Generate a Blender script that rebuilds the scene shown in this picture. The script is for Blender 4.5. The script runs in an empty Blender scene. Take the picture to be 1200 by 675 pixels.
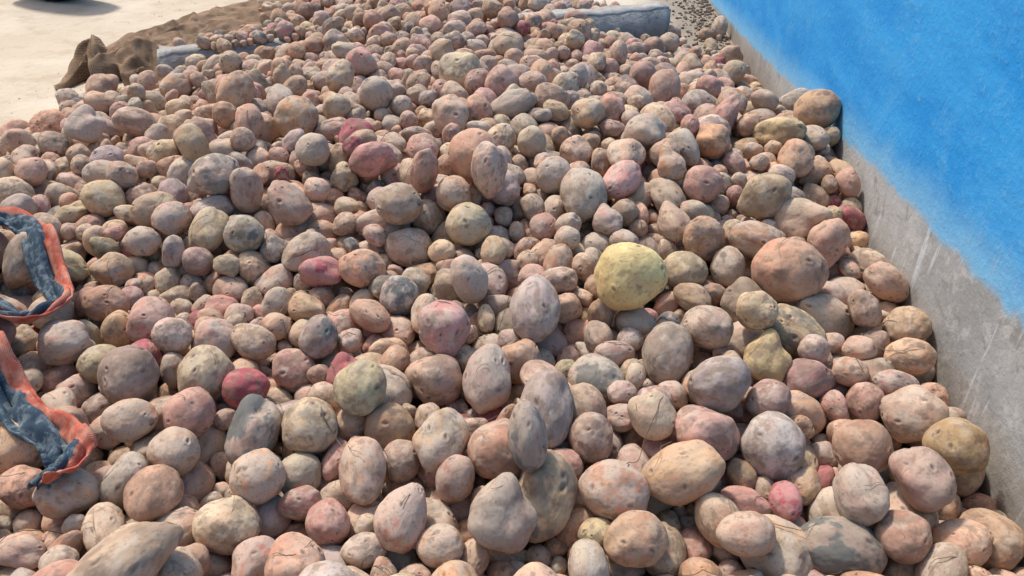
import bpy, math, random, numpy as np
from mathutils import Vector, Euler, noise
random.seed(4); rng=np.random.default_rng(21)
sc=bpy.context.scene
CAMZ=0.87
# ---------------------------------------------------------------- helpers
def link(o): sc.collection.objects.link(o); return o
def mesh_obj(name,verts,faces,mat=None,smooth=True):
    m=bpy.data.meshes.new(name); m.from_pydata([tuple(v) for v in verts],[],[tuple(f) for f in faces]); m.update()
    if smooth:
        m.polygons.foreach_set('use_smooth',[True]*len(m.polygons))
    o=bpy.data.objects.new(name,m)
    if mat: m.materials.append(mat)
    return link(o)
class NT:
    def __init__(s,name):
        s.m=bpy.data.materials.new(name); s.m.use_nodes=True; s.t=s.m.node_tree; s.t.nodes.clear()
        s.out=s.n('ShaderNodeOutputMaterial'); s.b=s.n('ShaderNodeBsdfPrincipled'); s.l(s.b.outputs[0],s.out.inputs[0])
    def n(s,t,**k):
        x=s.t.nodes.new(t)
        for a,b in k.items(): setattr(x,a,b)
        return x
    def l(s,a,b): s.t.links.new(a,b)
    def val(s,v,inp):
        if isinstance(v,(int,float)): inp.default_value=v
        elif isinstance(v,tuple): inp.default_value=v if len(v)==len(inp.default_value) else v+(1,)
        else: s.l(v,inp)
    def math(s,op,a,b=0.0,c=None,clamp=False):
        x=s.n('ShaderNodeMath',operation=op,use_clamp=clamp); s.val(a,x.inputs[0]); s.val(b,x.inputs[1])
        if c is not None: s.val(c,x.inputs[2])
        return x.outputs[0]
    def noise(s,vec,scale,detail=4,rough=.55,dist=0,out='Fac'):
        x=s.n('ShaderNodeTexNoise'); s.l(vec,x.inputs['Vector']); x.inputs['Scale'].default_value=scale
        x.inputs['Detail'].default_value=detail; x.inputs['Roughness'].default_value=rough; x.inputs['Distortion'].default_value=dist
        return x.outputs[out]
    def ramp(s,f,a,b,lo=0.,hi=1.):
        x=s.n('ShaderNodeMapRange',interpolation_type='SMOOTHSTEP'); s.l(f,x.inputs[0])
        x.inputs[1].default_value=a;x.inputs[2].default_value=b;x.inputs[3].default_value=lo;x.inputs[4].default_value=hi
        return x.outputs[0]
    def mix(s,f,a,b,mode='MIX'):
        x=s.n('ShaderNodeMix',data_type='RGBA',blend_type=mode); s.val(f,x.inputs[0]); s.val(a,x.inputs[6]); s.val(b,x.inputs[7]); return x.outputs[2]
    def bump(s,h,strength,dist):
        x=s.n('ShaderNodeBump'); x.inputs['Strength'].default_value=strength; x.inputs['Distance'].default_value=dist
        s.l(h,x.inputs['Height']); s.l(x.outputs[0],s.b.inputs['Normal'])
    def pos(s): return s.n('ShaderNodeNewGeometry').outputs['Position']
def sep(N,v):
    x=N.n('ShaderNodeSeparateXYZ'); N.l(v,x.inputs[0]); return x.outputs

# ---------------------------------------------------------------- heap height field (metres)
gx=np.array([-2.4,-1.9,-1.5,-1.1,-.6,0,.5,.9,1.3])
gy=np.array([-.3,.3,.65,1.2,1.55,1.8,2.1,2.5,3.0,3.5,4.2,4.8])
G=np.array([
[.0,.02,.04,.04,.04,.04,.04,.04,.03],
[.03,.05,.06,.06,.06,.06,.06,.05,.04],
[.05,.08,.08,.08,.07,.07,.07,.06,.05],
[.00,.10,.12,.11,.11,.12,.12,.12,.12],
[-.1,-.04,.10,.15,.17,.19,.20,.18,.18],
[-.1,-.1,.03,.15,.19,.21,.21,.18,.18],
[-.1,-.1,-.02,.14,.19,.21,.18,.10,.08],
[-.1,-.1,.01,.14,.18,.20,.13,.04,.02],
[-.1,-.1,-.1,.04,.18,.20,.07,.02,.01],
[-.1,-.1,-.1,.03,.16,.17,-.02,-.03,-.1],
[-.1,-.1,-.1,.02,.11,.10,-.05,-.1,-.1],
[-.1,-.1,-.1,-.1,-.02,.0,-.1,-.1,-.1]])
def H(x,y):
    x=np.clip(x,gx[0],gx[-1]-1e-6);y=np.clip(y,gy[0],gy[-1]-1e-6)
    i=np.clip(np.searchsorted(gx,x,side='right')-1,0,len(gx)-2);j=np.clip(np.searchsorted(gy,y,side='right')-1,0,len(gy)-2)
    a=(x-gx[i])/(gx[i+1]-gx[i]);b=(y-gy[j])/(gy[j+1]-gy[j])
    return G[j,i]*(1-a)*(1-b)+G[j,i+1]*a*(1-b)+G[j+1,i]*(1-a)*b+G[j+1,i+1]*a*b
LAY=.075
def floorh(x,y): return np.maximum(H(x,y)-LAY,0.0)
WN=np.array([.9945,-.1045]); WD=.62
# kerb line
KA=np.array([-1.25,2.62]); KB=np.array([.70,3.37]); KH=.14; KW=.13
kd=(KB-KA)/np.linalg.norm(KB-KA); kn=np.array([-kd[1],kd[0]]); kl=np.linalg.norm(KB-KA)

# ---------------------------------------------------------------- potatoes: landmarks (x,y,rx,ry in cm, kind)
LM=[(21,112,6.3,6.0,'y'),(50,114,6.8,5.9,'o'),(-8,150,5.7,6.0,'o'),(-9,134,4.7,4.4,'l'),(4,107,4.4,6.4,'g'),(5,83,4.1,6.3,'g'),
(-2,76,4.7,4.5,'o'),(14,70,4.8,4.1,'p'),(38,78,4.6,4.8,'g'),(76,178,5.4,5.0,'c'),(42,96,3.8,4.5,'c'),(41,146,4.4,4.1,'p'),
(-43,91,3.7,3.4,'m'),(-63,99,2.8,3.6,'m'),(-37,123,4.2,3.3,'m'),(-27,94,2.8,3.1,'m'),(-33,101,3.2,4.0,'b'),
(-54,131,4.1,4.0,'b'),(-63,135,3.9,5.4,'l'),(-38,81,3.9,5.3,'b'),(-38,65,4.4,3.8,'l'),(-35,71,3.7,3.9,'o'),(-30,81,4.3,4.3,'t'),
(-21,73,3.2,4.9,'t'),(-14,64,3.2,4.4,'p'),(-1,65,4.4,4.8,'g'),(-61,70,3.9,3.6,'o'),(-4,92,4.0,5.5,'g'),(-10,78,4.0,4.8,'t'),
(50,76,4.1,4.0,'o'),(63,76,4.0,4.0,'c'),(66,97,3.9,3.1,'o'),(46,67,3.5,4.0,'g'),(55,69,4.0,4.3,'t'),(26,97,4.3,5.6,'g'),
(42,123,3.3,4.0,'t'),(15,142,4.9,6.6,'g'),(-54,178,5.4,5.4,'o'),(-38,172,4.4,5.0,'m'),(-109,182,4.4,4.8,'g'),(-134,238,5.0,6.4,'p'),
(-14,211,6.6,6.4,'t'),(-23,136,4.8,4.2,'t'),(-21,114,3.7,3.8,'b'),(-23,86,3.8,4.3,'l'),(16,62,4.0,3.7,'o'),(30,62,3.7,2.9,'t'),
(50,63,3.4,3.4,'p'),(59,63,3.7,3.2,'o'),(-47,61,4.6,2.8,'l'),(-63,61,3.4,2.4,'t'),(-57,82,3.8,3.2,'t'),(-49,84,3.6,4.0,'p'),
(-75,113,4.2,3.3,'o'),(-76,101,4.6,4.0,'t')]
xs=rng.uniform(-2.3,.98,80000); ys=rng.uniform(-.1,4.7,80000)
Hs=H(xs,ys); F=floorh(xs,ys); T=np.clip(Hs-F,0,None)+np.where(Hs>-.035,.008,0)+np.where(Hs>.03,.012,0)
T=np.where(Hs<=-.035,0,T)
ok=(rng.uniform(0,1,80000)<T/.1)&(xs*WN[0]+ys*WN[1]<WD-.02)
xs,ys=xs[ok],ys[ok]
Nm=20000
r=np.clip(np.exp(rng.normal(math.log(.0280),.26,Nm)),.015,.048)
sm=rng.uniform(0,1,Nm)<.47; r[sm]=np.clip(np.exp(rng.normal(math.log(.0170),.24,Nm)),.010,.026)[sm]
area=3.28*4.8; meanvol=4.19*(r**3).mean()
vol=T.mean()*area*.68
N=int(vol/meanvol); N=min(N,len(xs)); xs,ys=xs[:N],ys[:N]; r=r[:N]
far=(ys>2.2); r[far]*=.93
el=np.clip(rng.normal(1.15,.13,N),1.0,1.55); fl=np.clip(rng.normal(.93,.05,N),.82,1.0)
pal={'y':(.72,.57,.26),'l':(.54,.43,.27),'c':(.52,.37,.215),'o':(.53,.335,.225),'t':(.51,.375,.275),'p':(.50,.295,.24),
     'g':(.43,.355,.295),'m':(.37,.10,.125),'b':(.34,.285,.25)}
kinds=list('totptogtotogtptlmbpt')
wts=np.array([1.]*20); wts[16]=.28; wts[17]=.2; wts[15]=.8; wts/=wts.sum()
kk=[kinds[i] for i in rng.choice(20,N,p=wts)]
r=np.where(np.array([k=='m' for k in kk]),np.minimum(r,.029),r)
abc=np.stack([r*el,r/np.sqrt(el),r*fl/np.sqrt(el)],1)
z=floorh(xs,ys)+rng.uniform(0.01,1,N)*np.maximum(H(xs,ys)-floorh(xs,ys),.02)
rot=np.stack([rng.uniform(0,6.28,N),rng.normal(0,.6,N),rng.uniform(0,6.28,N)],1)
pos=np.stack([xs,ys,z],1)
lp=[];la=[];lr=[];lk=[]
for (x,y,a,b,k) in LM:
    x/=100;y/=100;a/=100;b/=100
    h=float(H(x,y)); m=min(a,b); M=max(a,b)
    lp.append((x,y,h+.020)); la.append((M,m,m*.97)); lk.append(k)
    lr.append((rng.uniform(0,6.28),-.45 if b>a else 0.,rng.uniform(-.25,.25)+(1.57 if b>a else 0.)))
lp=np.array(lp);nl=len(lp); lp[0,2]+=.012
d=np.linalg.norm(pos[:,None,:]-lp[None],axis=2); la_=np.array(la)
dxy=np.linalg.norm(pos[:,None,:2]-lp[None,:,:2],axis=2)
keep=(d>(la_[:,0]*.9+.008)[None]).all(1)&~((dxy<la_[:,0]*.8)&(pos[:,None,2]>lp[None,:,2])).any(1)
pos=np.vstack([lp,pos[keep]]); abc=np.vstack([la_,abc[keep]]); rot=np.vstack([np.array(lr),rot[keep]])
kk=lk+[k for k,q in zip(kk,keep) if q]
n=len(pos); w=np.ones(n); w[:nl]=.12
gv=np.ones(n); gv[:nl]=.3
def rmats(e):
    cx,sx=np.cos(e[:,0]),np.sin(e[:,0]);cy,sy=np.cos(e[:,1]),np.sin(e[:,1]);cz,sz=np.cos(e[:,2]),np.sin(e[:,2])
    R=np.empty((len(e),3,3))
    R[:,0,0]=cz*cy;R[:,0,1]=cz*sy*sx-sz*cx;R[:,0,2]=cz*sy*cx+sz*sx
    R[:,1,0]=sz*cy;R[:,1,1]=sz*sy*sx+cz*cx;R[:,1,2]=sz*sy*cx-cz*sx
    R[:,2,0]=-sy;R[:,2,1]=cy*sx;R[:,2,2]=cy*cx
    return R
R=rmats(rot)
def reff(idx,dv):
    lo=np.einsum('nij,ni->nj',R[idx],dv); A=abc[idx]
    return .5/np.sqrt((lo**2/A**2).sum(1))+.5*np.sqrt((lo**2*A**2).sum(1))
rz=reff(np.arange(n),np.tile([0,0,1.],(n,1)))
rw=reff(np.arange(n),np.tile([WN[0],WN[1],0.],(n,1)))
rmax=abc.max(1)
home=pos.copy()
def pairs():
    I=[];J=[]; p=pos.astype(np.float32); o=np.argsort(p[:,1]); ps=p[o]; rs=rmax[o].astype(np.float32)
    for s in range(0,n,400):
        e=min(s+400,n); hi=np.searchsorted(ps[:,1],ps[e-1,1]+.14)
        D=ps[s:e,None,:]-ps[None,s:hi,:]; dd=(D**2).sum(2)
        q=dd<(rs[s:e,None]+rs[None,s:hi]+.006)**2
        a,b=np.nonzero(q); b=b+s; a=a+s; g=b>a
        I.append(o[a[g]]);J.append(o[b[g]])
    return np.concatenate(I),np.concatenate(J)
ITER=180
for it in range(ITER):
    if it%8==0: I,J=pairs()
    g=.0022 if it<115 else .0006
    pos[:,2]-=g*gv
    D=pos[J]-pos[I]; L=np.linalg.norm(D,axis=1)+1e-9; U=D/L[:,None]
    pen=reff(I,U)+reff(J,U)-L
    c=pen>0; i,j,u,p=I[c],J[c],U[c],pen[c]
    ws=w[i]+w[j]; mv=u*(p*.62)[:,None]
    di=-mv*(w[i]/ws)[:,None]; dj=mv*(w[j]/ws)[:,None]
    cnt=np.bincount(i,minlength=n)+np.bincount(j,minlength=n); sc_=1/np.maximum(1,cnt*.28)
    for k in range(3):
        pos[:,k]+=(np.bincount(i,weights=di[:,k],minlength=n)+np.bincount(j,weights=dj[:,k],minlength=n))*sc_
    pos[:,:2]+=(home[:,:2]-pos[:,:2])*.02
    pos[:nl,:2]+=(home[:nl,:2]-pos[:nl,:2])*.1
    f=floorh(pos[:,0],pos[:,1])+rz*.9
    rel=pos[:,:2]-KA; al=rel@kd; ac=rel@kn
    onk=(al>-.0)&(al<kl)&(ac>-.0)&(ac<KW)
    f=np.where(onk,np.maximum(f,KH+rz*.92),f)
    fr=(al>0)&(al<kl)&(ac<=0)&(ac>-rw)&(pos[:,2]<KH); pos[fr,:2]-=kn*((rw[fr]+ac[fr])*.6)[:,None]
    pos[:,2]=np.maximum(pos[:,2],f)
    wd=pos[:,:2]@WN+rw-WD; c=wd>0; pos[c,:2]-=WN*wd[c][:,None]
rel=pos[:,:2]-KA; al=rel@kd; ac=rel@kn
bad=(ac>-.01)&(ac<KW+.02)&(((al>1.30)&(al<kl))|((al>0)&(al<.16)))
alive=~bad; alive[:nl]=True
# surface query
o_=np.argsort(pos[:,1]); o_=o_[alive[o_]]; sy_=pos[o_,1]
def top(x,y):
    a,b=np.searchsorted(sy_,[y-.07,y+.07]); ii=o_[a:b]
    ii=ii[np.abs(pos[ii,0]-x)<.07]
    if len(ii)==0: return 0.
    rr=np.cbrt(abc[ii].prod(1)); d2=(pos[ii,0]-x)**2+(pos[ii,1]-y)**2; q=d2<rr**2
    if not q.any(): return float(floorh(x,y))
    return float((pos[ii,2][q]+np.sqrt(rr[q]**2-d2[q])).max())

# ---------------------------------------------------------------- potato shapes (skin detail stored per vertex)
import bmesh
bm0=bmesh.new(); bmesh.ops.create_icosphere(bm0,subdivisions=6,radius=1)
m0=bpy.data.meshes.new('ico'); bm0.to_mesh(m0); bm0.free()
DV=np.empty(len(m0.vertices)*3); m0.vertices.foreach_get('co',DV); DV=DV.reshape(-1,3); DV/=np.linalg.norm(DV,axis=1)[:,None]
tab=rng.uniform(-1,1,(32,32,32))
def vn(P,off=0.):
    P=P+off; f0=np.floor(P).astype(int); t=P-f0; t=t*t*(3-2*t); f0&=31; f1=(f0+1)&31
    x0,y0,z0=f0.T;x1,y1,z1=f1.T; tx,ty,tz=t.T
    a=tab[x0,y0,z0]*(1-tx)+tab[x1,y0,z0]*tx; b=tab[x0,y1,z0]*(1-tx)+tab[x1,y1,z0]*tx
    c=tab[x0,y0,z1]*(1-tx)+tab[x1,y0,z1]*tx; d=tab[x0,y1,z1]*(1-tx)+tab[x1,y1,z1]*tx
    return (a*(1-ty)+b*ty)*(1-tz)+(c*(1-ty)+d*ty)*tz
def fbm(P,off,o=4,g=.55):
    s=0;a=1;n_=0
    for k in range(o): s=s+a*vn(P*2.03**k,off+k*7.7); n_+=a; a*=g
    return s/n_*1.6
def potato_mesh(k):
    rg=np.random.default_rng(100+k); d=DV
    off=rg.uniform(0,30,3)
    lump=[.09,.12,.14,.17,.19][k%5] if k>=4 else .08
    taper=rg.uniform(-.16,.16); bend=rg.uniform(-.13,.13)
    s=1+lump*vn(d*1.15,off)*1.2+.045*vn(d*2.6,off+3)+.010*fbm(d*6,off+5,2)
    A0=fbm(d*1.5,off+1); A1=fbm(d*1.8,off+11); A2=fbm(d*1.3,off+17,5,.6)
    B0=fbm(d*3.2,off+2,5,.65); B1=fbm(d*2.8,off+8,5,.62); F_=fbm(d*15,off+4,3,.75)
    e=np.zeros(len(d))
    for _ in range(rg.integers(5,10)):
        c=rg.normal(0,1,3)+[.5,0,0]; c/=np.linalg.norm(c); wd_=rg.uniform(.045,.08); dp=rg.uniform(.025,.06)
        t=rg.normal(0,1,3); t-=t@c*c; t/=np.linalg.norm(t); q=d-c; a=q@t; dd=np.sqrt((q**2).sum(1)); a2=dd**2-a**2
        g=np.exp(-(a**2/(wd_*1.7)**2+a2/(wd_*.75)**2)); s-=dp*g; e=np.maximum(e,g*rg.uniform(.6,1))
        s+=dp*.4*np.exp(-((dd-wd_*2.1)/(wd_*.9))**2)
    if k%10==8:
        c=rg.normal(0,1,3); c/=np.linalg.norm(c); s+=rg.uniform(.12,.25)*np.exp(-((d-c)**2).sum(1)/rg.uniform(.1,.2))
    if k%5==4:
        c=rg.normal(0,1,3); c/=np.linalg.norm(c); s-=.12*np.exp(-((d-c)**2).sum(1)/.2)
    if k%9==7:
        q=np.abs(d[:,1]+.25*vn(d*3,off)); g=np.exp(-(q/.03)**2)*np.clip((d[:,2]+.1)*3,0,1)*np.clip(1-np.abs(d[:,0])*1.1,0,1); s-=.09*g; e=np.maximum(e,g)
    L=np.zeros(len(d))
    for _ in range(rg.integers(30,80)):
        c=rg.normal(0,1,3); c/=np.linalg.norm(c); wd_=rg.uniform(.012,.028)
        m_=(d@c)>.995; L[m_]=np.maximum(L[m_],np.exp(-((d[m_]-c)**2).sum(1)/wd_**2)*rg.uniform(.4,1))
    for _ in range(rg.integers(1,5)):
        c=rg.normal(0,1,3); c/=np.linalg.norm(c); wd_=rg.uniform(.07,.22)
        q=((d-c)**2).sum(1)/wd_**2+F_*.7+B0*.7; g=np.clip(1.2-q,0,1); L=np.maximum(L,g*rg.uniform(.4,.9)); s-=.008*g
    s+=.0030*F_-.006*L
    co=d*s[:,None]; co[:,1]*=1+taper*co[:,0]; co[:,2]*=1+taper*co[:,0]; co[:,2]+=bend*(co[:,0]**2-.4)
    m=m0.copy(); m.name='potato_shape_%02d'%k; m.vertices.foreach_set('co',co.ravel()); m.update()
    m.polygons.foreach_set('use_smooth',[True]*len(m.polygons))
    for nm,v in (('va',np.stack([A0,A1,A2],1)),('vb',np.stack([B0,B1,F_],1)),('vc',np.stack([e,L,L*0],1))):
        at=m.attributes.new(nm,'FLOAT_VECTOR','POINT'); at.data.foreach_set('vector',v.astype(np.float32).ravel())
    return m
M=NT('potato_skin')
def attr(M,nm,ty='INSTANCER'):
    x=M.n('ShaderNodeAttribute',attribute_name=nm,attribute_type=ty); return x
col=attr(M,'pcol').outputs['Color']; prm=sep(M,attr(M,'prm').outputs['Vector'])
seed,dust,patch=prm[0],prm[1],prm[2]
A_=sep(M,attr(M,'va','GEOMETRY').outputs['Vector']); B_=sep(M,attr(M,'vb','GEOMETRY').outputs['Vector']); C_=sep(M,attr(M,'vc','GEOMETRY').outputs['Vector'])
sh=M.math('MULTIPLY_ADD',seed,.7,-.35)
c=M.mix(M.ramp(A_[0],-.45,.45),M.mix(1.,col,(.85,.81,.78),'MULTIPLY'),M.mix(1.,col,(1.13,1.10,1.05),'MULTIPLY'))
c=M.mix(M.math('MULTIPLY',M.ramp(M.math('ADD',A_[1],sh),.05,.5),.38),c,M.mix(1.,col,(1.05,.72,.68),'MULTIPLY'))
c=M.mix(M.math('MULTIPLY',M.ramp(M.math('ADD',B_[1],sh),-.3,.35),dust),c,(.50,.415,.335))
c=M.mix(M.math('MULTIPLY',M.ramp(M.math('SUBTRACT',B_[0],sh),.10,.58),.60),c,(.245,.17,.12))
c=M.mix(M.math('MULTIPLY',M.ramp(B_[2],.12,.7),.38),c,(.19,.135,.095))
c=M.mix(M.math('MULTIPLY',C_[1],.70,clamp=True),c,(.12,.08,.06))
c=M.mix(M.math('MULTIPLY',C_[0],.85,clamp=True),c,(.07,.045,.035))
pf=M.math('MULTIPLY',M.ramp(A_[2],-.05,.25),patch)
c=M.mix(pf,c,(.11,.125,.12))
M.l(c,M.b.inputs['Base Color'])
M.b.inputs['Specular IOR Level'].default_value=.2
M.l(M.ramp(B_[1],-.4,.4,.70,.88),M.b.inputs['Roughness'])
pcoll=bpy.data.collections.new('potato_shapes')
NSH=30
for k in range(NSH):
    m=potato_mesh(k); m.materials.append(M.m); o=bpy.data.objects.new('potato_shape_%02d'%k,m); pcoll.objects.link(o)
pc=np.zeros((n,3)); prm_=np.zeros((n,3)); idx=np.zeros(n,dtype=int)
for q in range(n):
    b=np.array(pal[kk[q]]); f=rng.normal(1,.13); b=b*max(.68,f)*np.array([rng.normal(1,.035),rng.normal(1,.035),rng.normal(1,.06)])
    if kk[q]=='y': b=np.array(pal['y'])
    pc[q]=np.clip(b,.03,.78); prm_[q,0]=rng.uniform(0,1)
    prm_[q,1]=rng.uniform(.15,.85) if kk[q] not in 'ym' else rng.uniform(.15,.5)
    prm_[q,2]=.8 if kk[q]=='b' else (rng.uniform(.1,.7) if rng.uniform()<.09 else 0)
    if kk[q]=='y': prm_[q,2]=0; prm_[q,0]=.9; prm_[q,1]=.12
    idx[q]=rng.integers(0,NSH) if q>=nl else rng.integers(0,7)
idx[0]=0; idx[5]=7
sel=np.nonzero(alive)[0]
me=bpy.data.meshes.new('potato_pile'); me.vertices.add(len(sel)); me.vertices.foreach_set('co',pos[sel].ravel())
def vattr(nm,a):
    t=me.attributes.new(nm,'FLOAT_VECTOR','POINT'); t.data.foreach_set('vector',a[sel].astype(np.float32).ravel())
vattr('prot',rot); vattr('pscl',abc*1.0); vattr('pcol',pc); vattr('prm',prm_)
t=me.attributes.new('pidx','INT','POINT'); t.data.foreach_set('value',idx[sel].astype(np.int32))
pile=link(bpy.data.objects.new('potato_pile',me))
ng=bpy.data.node_groups.new('heap','GeometryNodeTree')
ng.interface.new_socket('Geometry',in_out='INPUT',socket_type='NodeSocketGeometry'); ng.interface.new_socket('Geometry',in_out='OUTPUT',socket_type='NodeSocketGeometry')
gi=ng.nodes.new('NodeGroupInput'); go=ng.nodes.new('NodeGroupOutput')
iop=ng.nodes.new('GeometryNodeInstanceOnPoints'); ci=ng.nodes.new('GeometryNodeCollectionInfo'); ci.inputs['Collection'].default_value=pcoll
ci.inputs['Separate Children'].default_value=True; ci.inputs['Reset Children'].default_value=True
def na(nm,ty):
    x=ng.nodes.new('GeometryNodeInputNamedAttribute'); x.data_type=ty; x.inputs[0].default_value=nm; return x.outputs[0]
e2r=ng.nodes.new('FunctionNodeEulerToRotation')
L_=ng.links.new
L_(gi.outputs[0],iop.inputs['Points']); L_(ci.outputs[0],iop.inputs['Instance']); iop.inputs['Pick Instance'].default_value=True
L_(na('pidx','INT'),iop.inputs['Instance Index']); L_(na('prot','FLOAT_VECTOR'),e2r.inputs[0]); L_(e2r.outputs[0],iop.inputs['Rotation'])
L_(na('pscl','FLOAT_VECTOR'),iop.inputs['Scale']); L_(iop.outputs[0],go.inputs[0])
md=pile.modifiers.new('heap','NODES'); md.node_group=ng

# ---------------------------------------------------------------- soil core under the heap
S=NT('dry_soil'); p=S.pos(); S.l(S.mix(S.noise(p,30,3,.6),(.09,.065,.045),(.24,.18,.13)),S.b.inputs['Base Color']); S.b.inputs['Roughness'].default_value=.95
X=np.linspace(-2.4,1.05,140); Y=np.linspace(-.3,4.8,190); vs=[];fs=[]
for b in Y:
    for a in X:
        hh_=float(H(a,b)); h=hh_-LAY+.012*noise.noise(Vector((a*12,b*12,0)))
        if hh_>.04: h=max(h,.008+.004*noise.noise(Vector((a*12,b*12,3))))
        if a*WN[0]+b*WN[1]>WD+.05: h=-.05
        vs.append((a,b,max(h,-.05)-.004))
nx=len(X)
for j in range(len(Y)-1):
    for i in range(nx-1): fs.append((j*nx+i,j*nx+i+1,(j+1)*nx+i+1,(j+1)*nx+i))
core=mesh_obj('soil_mound',vs,fs,S.m)

# ---------------------------------------------------------------- ground
Gd=NT('ground_concrete'); p=Gd.pos()
a=Gd.noise(p,1.3,5,.6); b=Gd.noise(p,7,6,.7); d_=Gd.noise(p,60,2,.7)
c=Gd.mix(Gd.ramp(a,.35,.7),(.50,.415,.305),(.64,.555,.44))
c=Gd.mix(Gd.math('MULTIPLY',Gd.ramp(b,.48,.66),.6),c,(.41,.325,.23))
c=Gd.mix(Gd.math('MULTIPLY',Gd.ramp(d_,.58,.75),.4),c,(.28,.22,.16))
xyz=sep(Gd,p)
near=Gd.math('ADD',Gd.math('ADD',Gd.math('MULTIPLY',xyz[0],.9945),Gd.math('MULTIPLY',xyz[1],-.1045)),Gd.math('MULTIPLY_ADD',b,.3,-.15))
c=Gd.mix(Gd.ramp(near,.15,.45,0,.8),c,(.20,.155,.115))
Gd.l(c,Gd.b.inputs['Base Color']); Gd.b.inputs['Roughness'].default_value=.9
Gd.bump(Gd.math('ADD',b,Gd.math('MULTIPLY',d_,.4)),.6,.015)
mesh_obj('ground',[(-150,-150,0),(150,-150,0),(150,150,0),(-150,150,0)],[(0,1,2,3)],Gd.m,False)

# ---------------------------------------------------------------- wall
W=NT('wall_paint'); p=W.pos(); xyz=sep(W,p)
border=W.math('MULTIPLY_ADD',xyz[1],-.082,.339)
mp=W.n('ShaderNodeMapping'); W.l(p,mp.inputs[0]); mp.inputs['Scale'].default_value=(1,.5,2.0)
st=W.noise(mp.outputs[0],6,5,.6); mp2=W.n('ShaderNodeMapping'); W.l(p,mp2.inputs[0]); mp2.inputs['Scale'].default_value=(1,1,.12)
drip=W.noise(mp2.outputs[0],38,3,.6); fine=W.noise(p,70,4,.7); big=W.noise(p,2.2,4,.6)
h=W.math('SUBTRACT',xyz[2],border)
h=W.math('ADD',h,W.math('MULTIPLY_ADD',W.noise(p,11,4,.6),.05,-.025))
h=W.math('ADD',h,W.math('MULTIPLY_ADD',drip,.03,-.015))
blue=W.mix(W.ramp(st,.35,.68),(.022,.27,.68),(.045,.345,.76))
blue=W.mix(W.math('MULTIPLY',W.ramp(W.noise(p,4,6,.7,1.),.46,.70),.36),blue,(.14,.45,.76))
blue=W.mix(W.math('MULTIPLY',W.ramp(fine,.56,.70),.28),blue,(.26,.49,.68))
pale=W.ramp(h,.0,.10,1,0)
blue=W.mix(W.math('MULTIPLY',pale,.65),blue,(.27,.54,.72))
blue=W.mix(W.math('MULTIPLY',W.math('MULTIPLY',W.ramp(drip,.62,.70),W.ramp(h,.0,.12,1,0)),.45),blue,(.38,.48,.52))
conc=W.mix(W.ramp(big,.35,.65),(.31,.315,.31),(.44,.44,.425))
conc=W.mix(W.math('MULTIPLY',W.ramp(W.noise(p,22,5,.7),.5,.62),.6),conc,(.52,.51,.49))
conc=W.mix(W.math('MULTIPLY',W.ramp(W.noise(p,15,5,.7,.8),.54,.66),.55),conc,(.20,.19,.17))
conc=W.mix(W.math('MULTIPLY',W.ramp(drip,.60,.68),.6),conc,(.64,.68,.70))
conc=W.mix(W.ramp(xyz[2],.02,.16,.65,0),conc,(.28,.225,.175))
c=W.mix(W.ramp(h,-.012,.012),conc,blue)
W.l(c,W.b.inputs['Base Color']); W.b.inputs['Roughness'].default_value=.85; W.b.inputs['Specular IOR Level'].default_value=.15
W.bump(W.math('ADD',W.math('MULTIPLY',st,.6),W.math('MULTIPLY',fine,.5)),.5,.008)
wd=np.array([.1045,.9945]); vs=[];fs=[]
ss=np.linspace(-3,7,160); zs=np.linspace(-.1,2.3,50)
for s in ss:
    for z_ in zs:
        q=.004*noise.noise(Vector((s*1.5,z_*1.5,3)))+.0015*noise.noise(Vector((s*9,z_*9,1)))
        P_=WN*(WD+q)+wd*s; vs.append((P_[0],P_[1],z_))
nz=len(zs)
for i in range(len(ss)-1):
    for j in range(nz-1): fs.append((i*nz+j,i*nz+j+1,(i+1)*nz+j+1,(i+1)*nz+j))
b0=len(vs)
for s in (ss[0],ss[-1]):
    for z_ in (-.1,2.3):
        for o in (0,.2): P_=WN*(WD+o)+wd*s; vs.append((P_[0],P_[1],z_))
fs+=[(b0,b0+1,b0+3,b0+2),(b0+4,b0+6,b0+7,b0+5),(b0+2,b0+3,b0+7,b0+6),(b0+1,b0+5,b0+7,b0+3)]
mesh_obj('painted_wall',vs,fs,W.m)

# ---------------------------------------------------------------- kerb
K=NT('kerb_concrete'); p=K.pos(); a=K.noise(p,8,5,.65); b=K.noise(p,60,3,.7)
c=K.mix(K.ramp(a,.35,.65),(.28,.265,.245),(.41,.39,.36)); c=K.mix(K.math('MULTIPLY',K.ramp(b,.54,.66),.6),c,(.18,.165,.145))
kz=sep(K,p); c=K.mix(K.ramp(kz[2],.0,.10,.6,0),c,(.2,.155,.115))
K.l(c,K.b.inputs['Base Color']); K.b.inputs['Roughness'].default_value=.9; K.bump(K.math('ADD',a,K.math('MULTIPLY',b,.4)),.8,.014)
bm=bmesh.new(); bmesh.ops.create_cube(bm,size=1)
for v in bm.verts: v.co=Vector(((v.co.x+.5)*kl,(v.co.y+.5)*KW,(v.co.z+.5)*(KH+.05)-.05))
bmesh.ops.bevel(bm,geom=bm.edges[:],offset=.010,segments=3,affect='EDGES')
bmesh.ops.subdivide_edges(bm,edges=[e for e in bm.edges if e.calc_length()>.5],cuts=90)
for v in bm.verts:
    v.co+=Vector((0,1,1))*(.009*noise.noise(v.co*14)+.004*noise.noise(v.co*45))
m=bpy.data.meshes.new('concrete_kerb'); bm.to_mesh(m); bm.free(); m.materials.append(K.m)
m.polygons.foreach_set('use_smooth',[True]*len(m.polygons))
ko=link(bpy.data.objects.new('concrete_kerb',m)); ko.location=(KA[0],KA[1],0); ko.rotation_euler=(0,0,math.atan2(kd[1],kd[0]))

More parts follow.
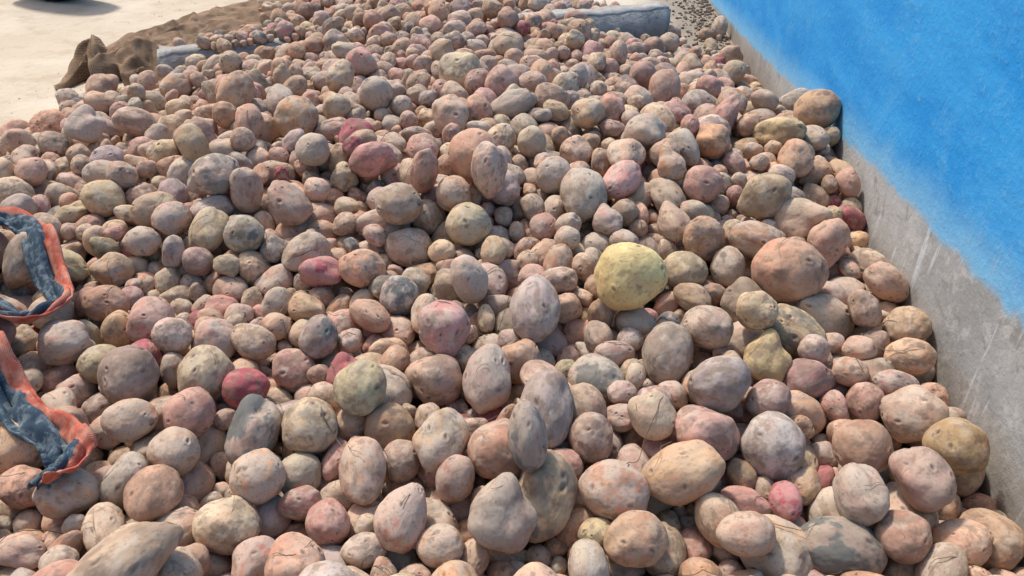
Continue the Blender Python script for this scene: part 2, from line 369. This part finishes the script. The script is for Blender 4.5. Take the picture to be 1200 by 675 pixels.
# ---------------------------------------------------------------- burlap sack
B=NT('burlap'); uvn=B.n('ShaderNodeUVMap'); u_=sep(B,uvn.outputs[0])
wu=B.math('SINE',B.math('MULTIPLY',u_[0],900)); wv=B.math('SINE',B.math('MULTIPLY',u_[1],900))
we=B.math('MULTIPLY',wu,wv); p=B.pos()
c=B.mix(B.ramp(B.noise(p,9,4,.6),.35,.65),(.15,.088,.048),(.31,.20,.12))
c=B.mix(B.math('MULTIPLY',B.ramp(we,-.2,.6),.35),c,(.44,.31,.19))
c=B.mix(B.math('MULTIPLY',B.ramp(B.noise(p,30,4,.7),.52,.68),.5),c,(.09,.055,.035))
B.l(c,B.b.inputs['Base Color']); B.b.inputs['Roughness'].default_value=.95; B.bump(we,.5,.003)
cl=[Vector((-1.50,2.72,0)),Vector((-1.52,3.08,0)),Vector((-1.48,3.5,0)),Vector((-1.20,3.95,0)),Vector((-.92,4.8,0))]
def path(pts,t):
    t=t*(len(pts)-1); i=min(int(t),len(pts)-2); f=t-i
    p0=pts[max(i-1,0)];p1=pts[i];p2=pts[i+1];p3=pts[min(i+2,len(pts)-1)]
    return .5*((2*p1)+(p2-p0)*f+(2*p0-5*p1+4*p2-p3)*f*f+(3*p1-p0-3*p2+p3)*f**3)
NS,NW=280,110; vs=[];fs=[];uv=[]
for i in range(NS):
    s=i/(NS-1); c0=path(cl,s); tg=(path(cl,min(1,s+.01))-path(cl,max(0,s-.01))).normalized(); nr=Vector((-tg.y,tg.x,0))
    hw=.20+.08*noise.noise(Vector((s*5,0,2)))+.08*s
    for j in range(NW):
        q=j/(NW-1)*2-1
        hw2=hw*(1+.20*noise.noise(Vector((s*12,q>0,5))))
        P_=c0+nr*(q*hw2)+tg*(.10*noise.noise(Vector((q*3,s*3,9))))
        env=(1-abs(q)**4)
        hump=.085*math.exp(-((s-.12)/.095)**2)+.032
        wx=noise.noise(Vector((s*7,q*1.6,2)))
        f1=math.sin((s*42+q*3.4+wx*6)); f2=math.sin(q*8+s*16+wx*7); f3=1-abs(noise.noise(Vector((s*22,q*4,7))))*3
        h=env*hump*(.58+.15*f1+.17*f2+.22*f3)+.010*env*f1+.010*noise.noise(Vector((s*44,q*8,4)))
        P_+=tg*(.020*f2*env)+nr*(.014*f1*env)
        if s<.02: h*=s/.02
        vs.append((P_.x,P_.y,max(.004,h))); uv.append((s*2.,q*.2))
for i in range(NS-1):
    for j in range(NW-1): fs.append((i*NW+j,i*NW+j+1,(i+1)*NW+j+1,(i+1)*NW+j))
so=mesh_obj('burlap_sack',vs,fs,B.m); ul=so.data.uv_layers.new(name='UVMap')
for lp_ in so.data.loops: ul.data[lp_.index].uv=uv[lp_.vertex_index]
so.modifiers.new('t','SOLIDIFY').thickness=.003

# ---------------------------------------------------------------- torn cloth strap
C=NT('strap_cloth'); uvn=C.n('ShaderNodeUVMap'); u_=sep(C,uvn.outputs[0]); p=C.pos()
edge=C.math('ADD',u_[1],C.math('MULTIPLY_ADD',C.noise(p,50,3,.6),.2,-.10))
wv=C.math('SINE',C.math('MULTIPLY',C.math('ADD',u_[0],C.math('MULTIPLY',u_[1],.03)),2600))
navy=C.mix(C.ramp(C.noise(p,60,4,.7),.45,.62),(.025,.055,.085),(.15,.19,.21))
oran=C.mix(C.ramp(C.noise(p,40,4,.7),.4,.65),(.46,.09,.05),(.58,.25,.17))
c=C.mix(C.ramp(edge,.66,.69),navy,oran)
C.l(c,C.b.inputs['Base Color']); C.b.inputs['Roughness'].default_value=.85; C.bump(C.math('ADD',wv,C.noise(p,200,2)),.35,.001)
def ribbon(pts,wid,flip,vs,fs,uv):
    pts=[Vector((a,b,0)) for a,b in pts]; n_=200; nw=16; b0=len(vs); zz=[]
    for i in range(n_):
        c0=path(pts,i/(n_-1)); zz.append(max(top(c0.x+dx,c0.y+dy) for dx in (-.028,-.01,.01,.028) for dy in (-.028,-.01,.01,.028)))
    zz=np.array(zz)
    for _ in range(2): zz=np.maximum(zz,np.convolve(np.pad(zz,6,'edge'),np.ones(13)/13,'valid'))
    zz=np.convolve(np.pad(zz,4,'edge'),np.ones(9)/9,'valid')
    for i in range(n_):
        s=i/(n_-1); c0=path(pts,s); tg=(path(pts,min(1,s+.01))-path(pts,max(0,s-.01))).normalized(); nr=Vector((-tg.y,tg.x,0))*flip
        tilt=1.0*noise.noise(Vector((s*5,wid*50,1)))+.25; ww=wid*(1+.3*noise.noise(Vector((s*9,3,1))))
        pinch=.9+.4*noise.noise(Vector((s*7,8,1)))
        for j in range(nw):
            q=j/(nw-1)-.5
            fold=.009*math.sin(q*9+s*23)+.004*math.sin(q*21-s*40)
            P_=c0+nr*(q*ww*math.cos(tilt)*pinch)+nr*fold*.4; h=zz[i]+.010+q*ww*math.sin(tilt)*.8+fold+.004*noise.noise(Vector((s*40,q*4,0)))
            vs.append((P_.x,P_.y,h)); uv.append((s*sum((pts[k+1]-pts[k]).length for k in range(len(pts)-1)),j/(nw-1)))
    for i in range(n_-1):
        for j in range(nw-1): fs.append((b0+i*nw+j,b0+i*nw+j+1,b0+(i+1)*nw+j+1,b0+(i+1)*nw+j))
vs=[];fs=[];uv=[]
ribbon([(-1.25,1.03),(-1.05,1.17),(-.98,1.26),(-.91,1.24),(-.845,1.15),(-.785,1.06),(-.82,1.01),(-.89,1.03),(-.99,1.09),(-1.12,1.12)],.062,1,vs,fs,uv)
ribbon([(-1.13,.99),(-.93,.97),(-.84,.935),(-.78,.87),(-.715,.81),(-.635,.76),(-.605,.715),(-.62,.67)],.068,1,vs,fs,uv)
st_=mesh_obj('cloth_strap',vs,fs,C.m); ul=st_.data.uv_layers.new(name='UVMap')
for lp_ in st_.data.loops: ul.data[lp_.index].uv=uv[lp_.vertex_index]
st_.modifiers.new('t','SOLIDIFY').thickness=.0035

# ---------------------------------------------------------------- roots / straw
Rt=NT('dry_root'); Rt.l(Rt.mix(Rt.noise(Rt.pos(),20,2),(.07,.045,.03),(.34,.25,.15)),Rt.b.inputs['Base Color']); Rt.b.inputs['Roughness'].default_value=.9
vs=[];fs=[]
def tube(pts,rad):
    b0=len(vs)
    for i,p_ in enumerate(pts):
        t=(pts[min(i+1,len(pts)-1)]-pts[max(i-1,0)]).normalized(); a=t.cross(Vector((0,0,1)));
        if a.length<.01: a=Vector((1,0,0))
        a.normalize(); b=t.cross(a); rr=rad*(1-.6*i/len(pts))
        for k in range(3):
            an=k*2.094; vs.append(p_+a*(math.cos(an)*rr)+b*(math.sin(an)*rr))
    for i in range(len(pts)-1):
        for k in range(3): fs.append((b0+i*3+k,b0+i*3+(k+1)%3,b0+(i+1)*3+(k+1)%3,b0+(i+1)*3+k))
for _ in range(620):
    y=random.uniform(.5,3.0); x=random.uniform(-1.3,.8); 
    if x*WN[0]+y*WN[1]>WD-.03: continue
    an=random.uniform(0,6.28); ln=random.choice([.03,.05,.08,.13]); k=14; pts=[]; cv=random.gauss(0,5)
    for i in range(k):
        pts.append([x,y,top(x,y)]); an+=cv*ln/k+random.gauss(0,.25); x+=math.cos(an)*ln/k; y+=math.sin(an)*ln/k
    for _2 in range(3):
        for i in range(1,k-1): pts[i][2]=max(pts[i][2],(pts[i-1][2]+pts[i+1][2])/2)
    if max(abs(pts[i+1][2]-pts[i][2]) for i in range(k-1))>.02: continue
    tube([Vector((a,b,c+.0012)) for a,b,c in pts],random.choice([.0004,.0006,.0009]))
mesh_obj('dry_roots',vs,fs,Rt.m)
# clods and grit
vs=[];fs=[]
def clod(x,y,r_):
    b0=len(vs); bm=bmesh.new(); bmesh.ops.create_icosphere(bm,subdivisions=1,radius=1)
    for v in bm.verts: 
        q=v.co*(1+.45*noise.noise(v.co*1.5+Vector((x*40,y*40,0)))); vs.append(Vector((x+q.x*r_,y+q.y*r_,max(0,float(H(x,y))-LAY)+r_*.4+q.z*r_*.7)))
    bm.faces.ensure_lookup_table()
    for f in bm.faces: fs.append([b0+v.index for v in f.verts])
    bm.free()
for _ in range(1300):
    y=random.uniform(2.0,4.4); x=(WD-WN[1]*y)/WN[0]-abs(random.gauss(0,.11))-.01; clod(x,y,random.choice([.003,.003,.004,.006,.009]))
for _ in range(70):
    y=random.uniform(1.9,4.4); x=-1.50-abs(random.gauss(0,.2)); clod(x,y,random.choice([.0015,.002,.003]))
mesh_obj('soil_clods',vs,fs,S.m)

# ---------------------------------------------------------------- tyre standing in the yard
T_=NT('tyre_rubber'); p=T_.pos(); T_.l(T_.mix(T_.ramp(T_.noise(p,25,4),.4,.7),(.02,.02,.022),(.07,.06,.05)),T_.b.inputs['Base Color']); T_.b.inputs['Roughness'].default_value=.8
tb=NT('rim_metal'); tb.b.inputs['Base Color'].default_value=(.35,.35,.36,1); tb.b.inputs['Metallic'].default_value=.9; tb.b.inputs['Roughness'].default_value=.4
e=bpy.data.objects.new('vehicle_tyre',None); link(e); e.location=(-2.45,4.20,.30); e.rotation_euler=(0,0,math.radians(70))
vs=[];fs=[]; prof=[(.19,-.055),(.21,-.075),(.25,-.085),(.285,-.075),(.30,-.05),(.303,0),(.30,.05),(.285,.075),(.25,.085),(.21,.075),(.19,.055)]
n_=96
for i in range(n_):
    an=i/n_*2*math.pi
    for k,(rr,x) in enumerate(prof):
        r2=rr-(.008 if (i%3==0 and 3<=k<=7) else 0); vs.append((x,math.cos(an)*r2,math.sin(an)*r2))
m_=len(prof)
for i in range(n_):
    for k in range(m_): fs.append((i*m_+k,i*m_+(k+1)%m_,((i+1)%n_)*m_+(k+1)%m_,((i+1)%n_)*m_+k))
ty=mesh_obj('tread',vs,fs,T_.m); ty.parent=e
vs=[];fs=[]
pr=[(.19,-.05),(.17,-.03),(.06,-.02),(.05,.03),(.0,.03)]
for i in range(48):
    an=i/48*2*math.pi
    for rr,x in pr: vs.append((x,math.cos(an)*rr,math.sin(an)*rr))
for i in range(48):
    for k in range(4): fs.append((i*5+k,i*5+k+1,((i+1)%48)*5+k+1,((i+1)%48)*5+k))
rm=mesh_obj('rim',vs,fs,tb.m); rm.parent=e

# ---------------------------------------------------------------- light, camera
el_=math.radians(59); az=math.radians(-38)  # az from +Y toward +X
sd=Vector((math.sin(az)*math.cos(el_),math.cos(az)*math.cos(el_),math.sin(el_)))
wld=bpy.data.worlds.new('World'); sc.world=wld; wld.use_nodes=True; nt=wld.node_tree
sky=nt.nodes.new('ShaderNodeTexSky'); sky.sky_type='NISHITA'; sky.sun_disc=False; sky.sun_elevation=el_; sky.sun_rotation=az
sky.dust_density=4
bg=nt.nodes['Background']; nt.links.new(sky.outputs[0],bg.inputs[0]); bg.inputs[1].default_value=.15
sl=bpy.data.lights.new('sun','SUN'); sl.energy=3.5; sl.angle=math.radians(5); sl.color=(1,.955,.885)
so_=link(bpy.data.objects.new('sun',sl)); so_.rotation_euler=sd.to_track_quat('Z','Y').to_euler()
cam=bpy.data.cameras.new('camera'); cam.sensor_width=36; cam.lens=26.0; cam.clip_end=500; cam.clip_start=.02
co_=link(bpy.data.objects.new('camera',cam)); co_.location=(0,0,CAMZ); co_.rotation_euler=(math.radians(57),0,0)
sc.camera=co_
sc.view_settings.view_transform='Standard'; sc.view_settings.look='None'; sc.view_settings.exposure=0
print('N potatoes',n)
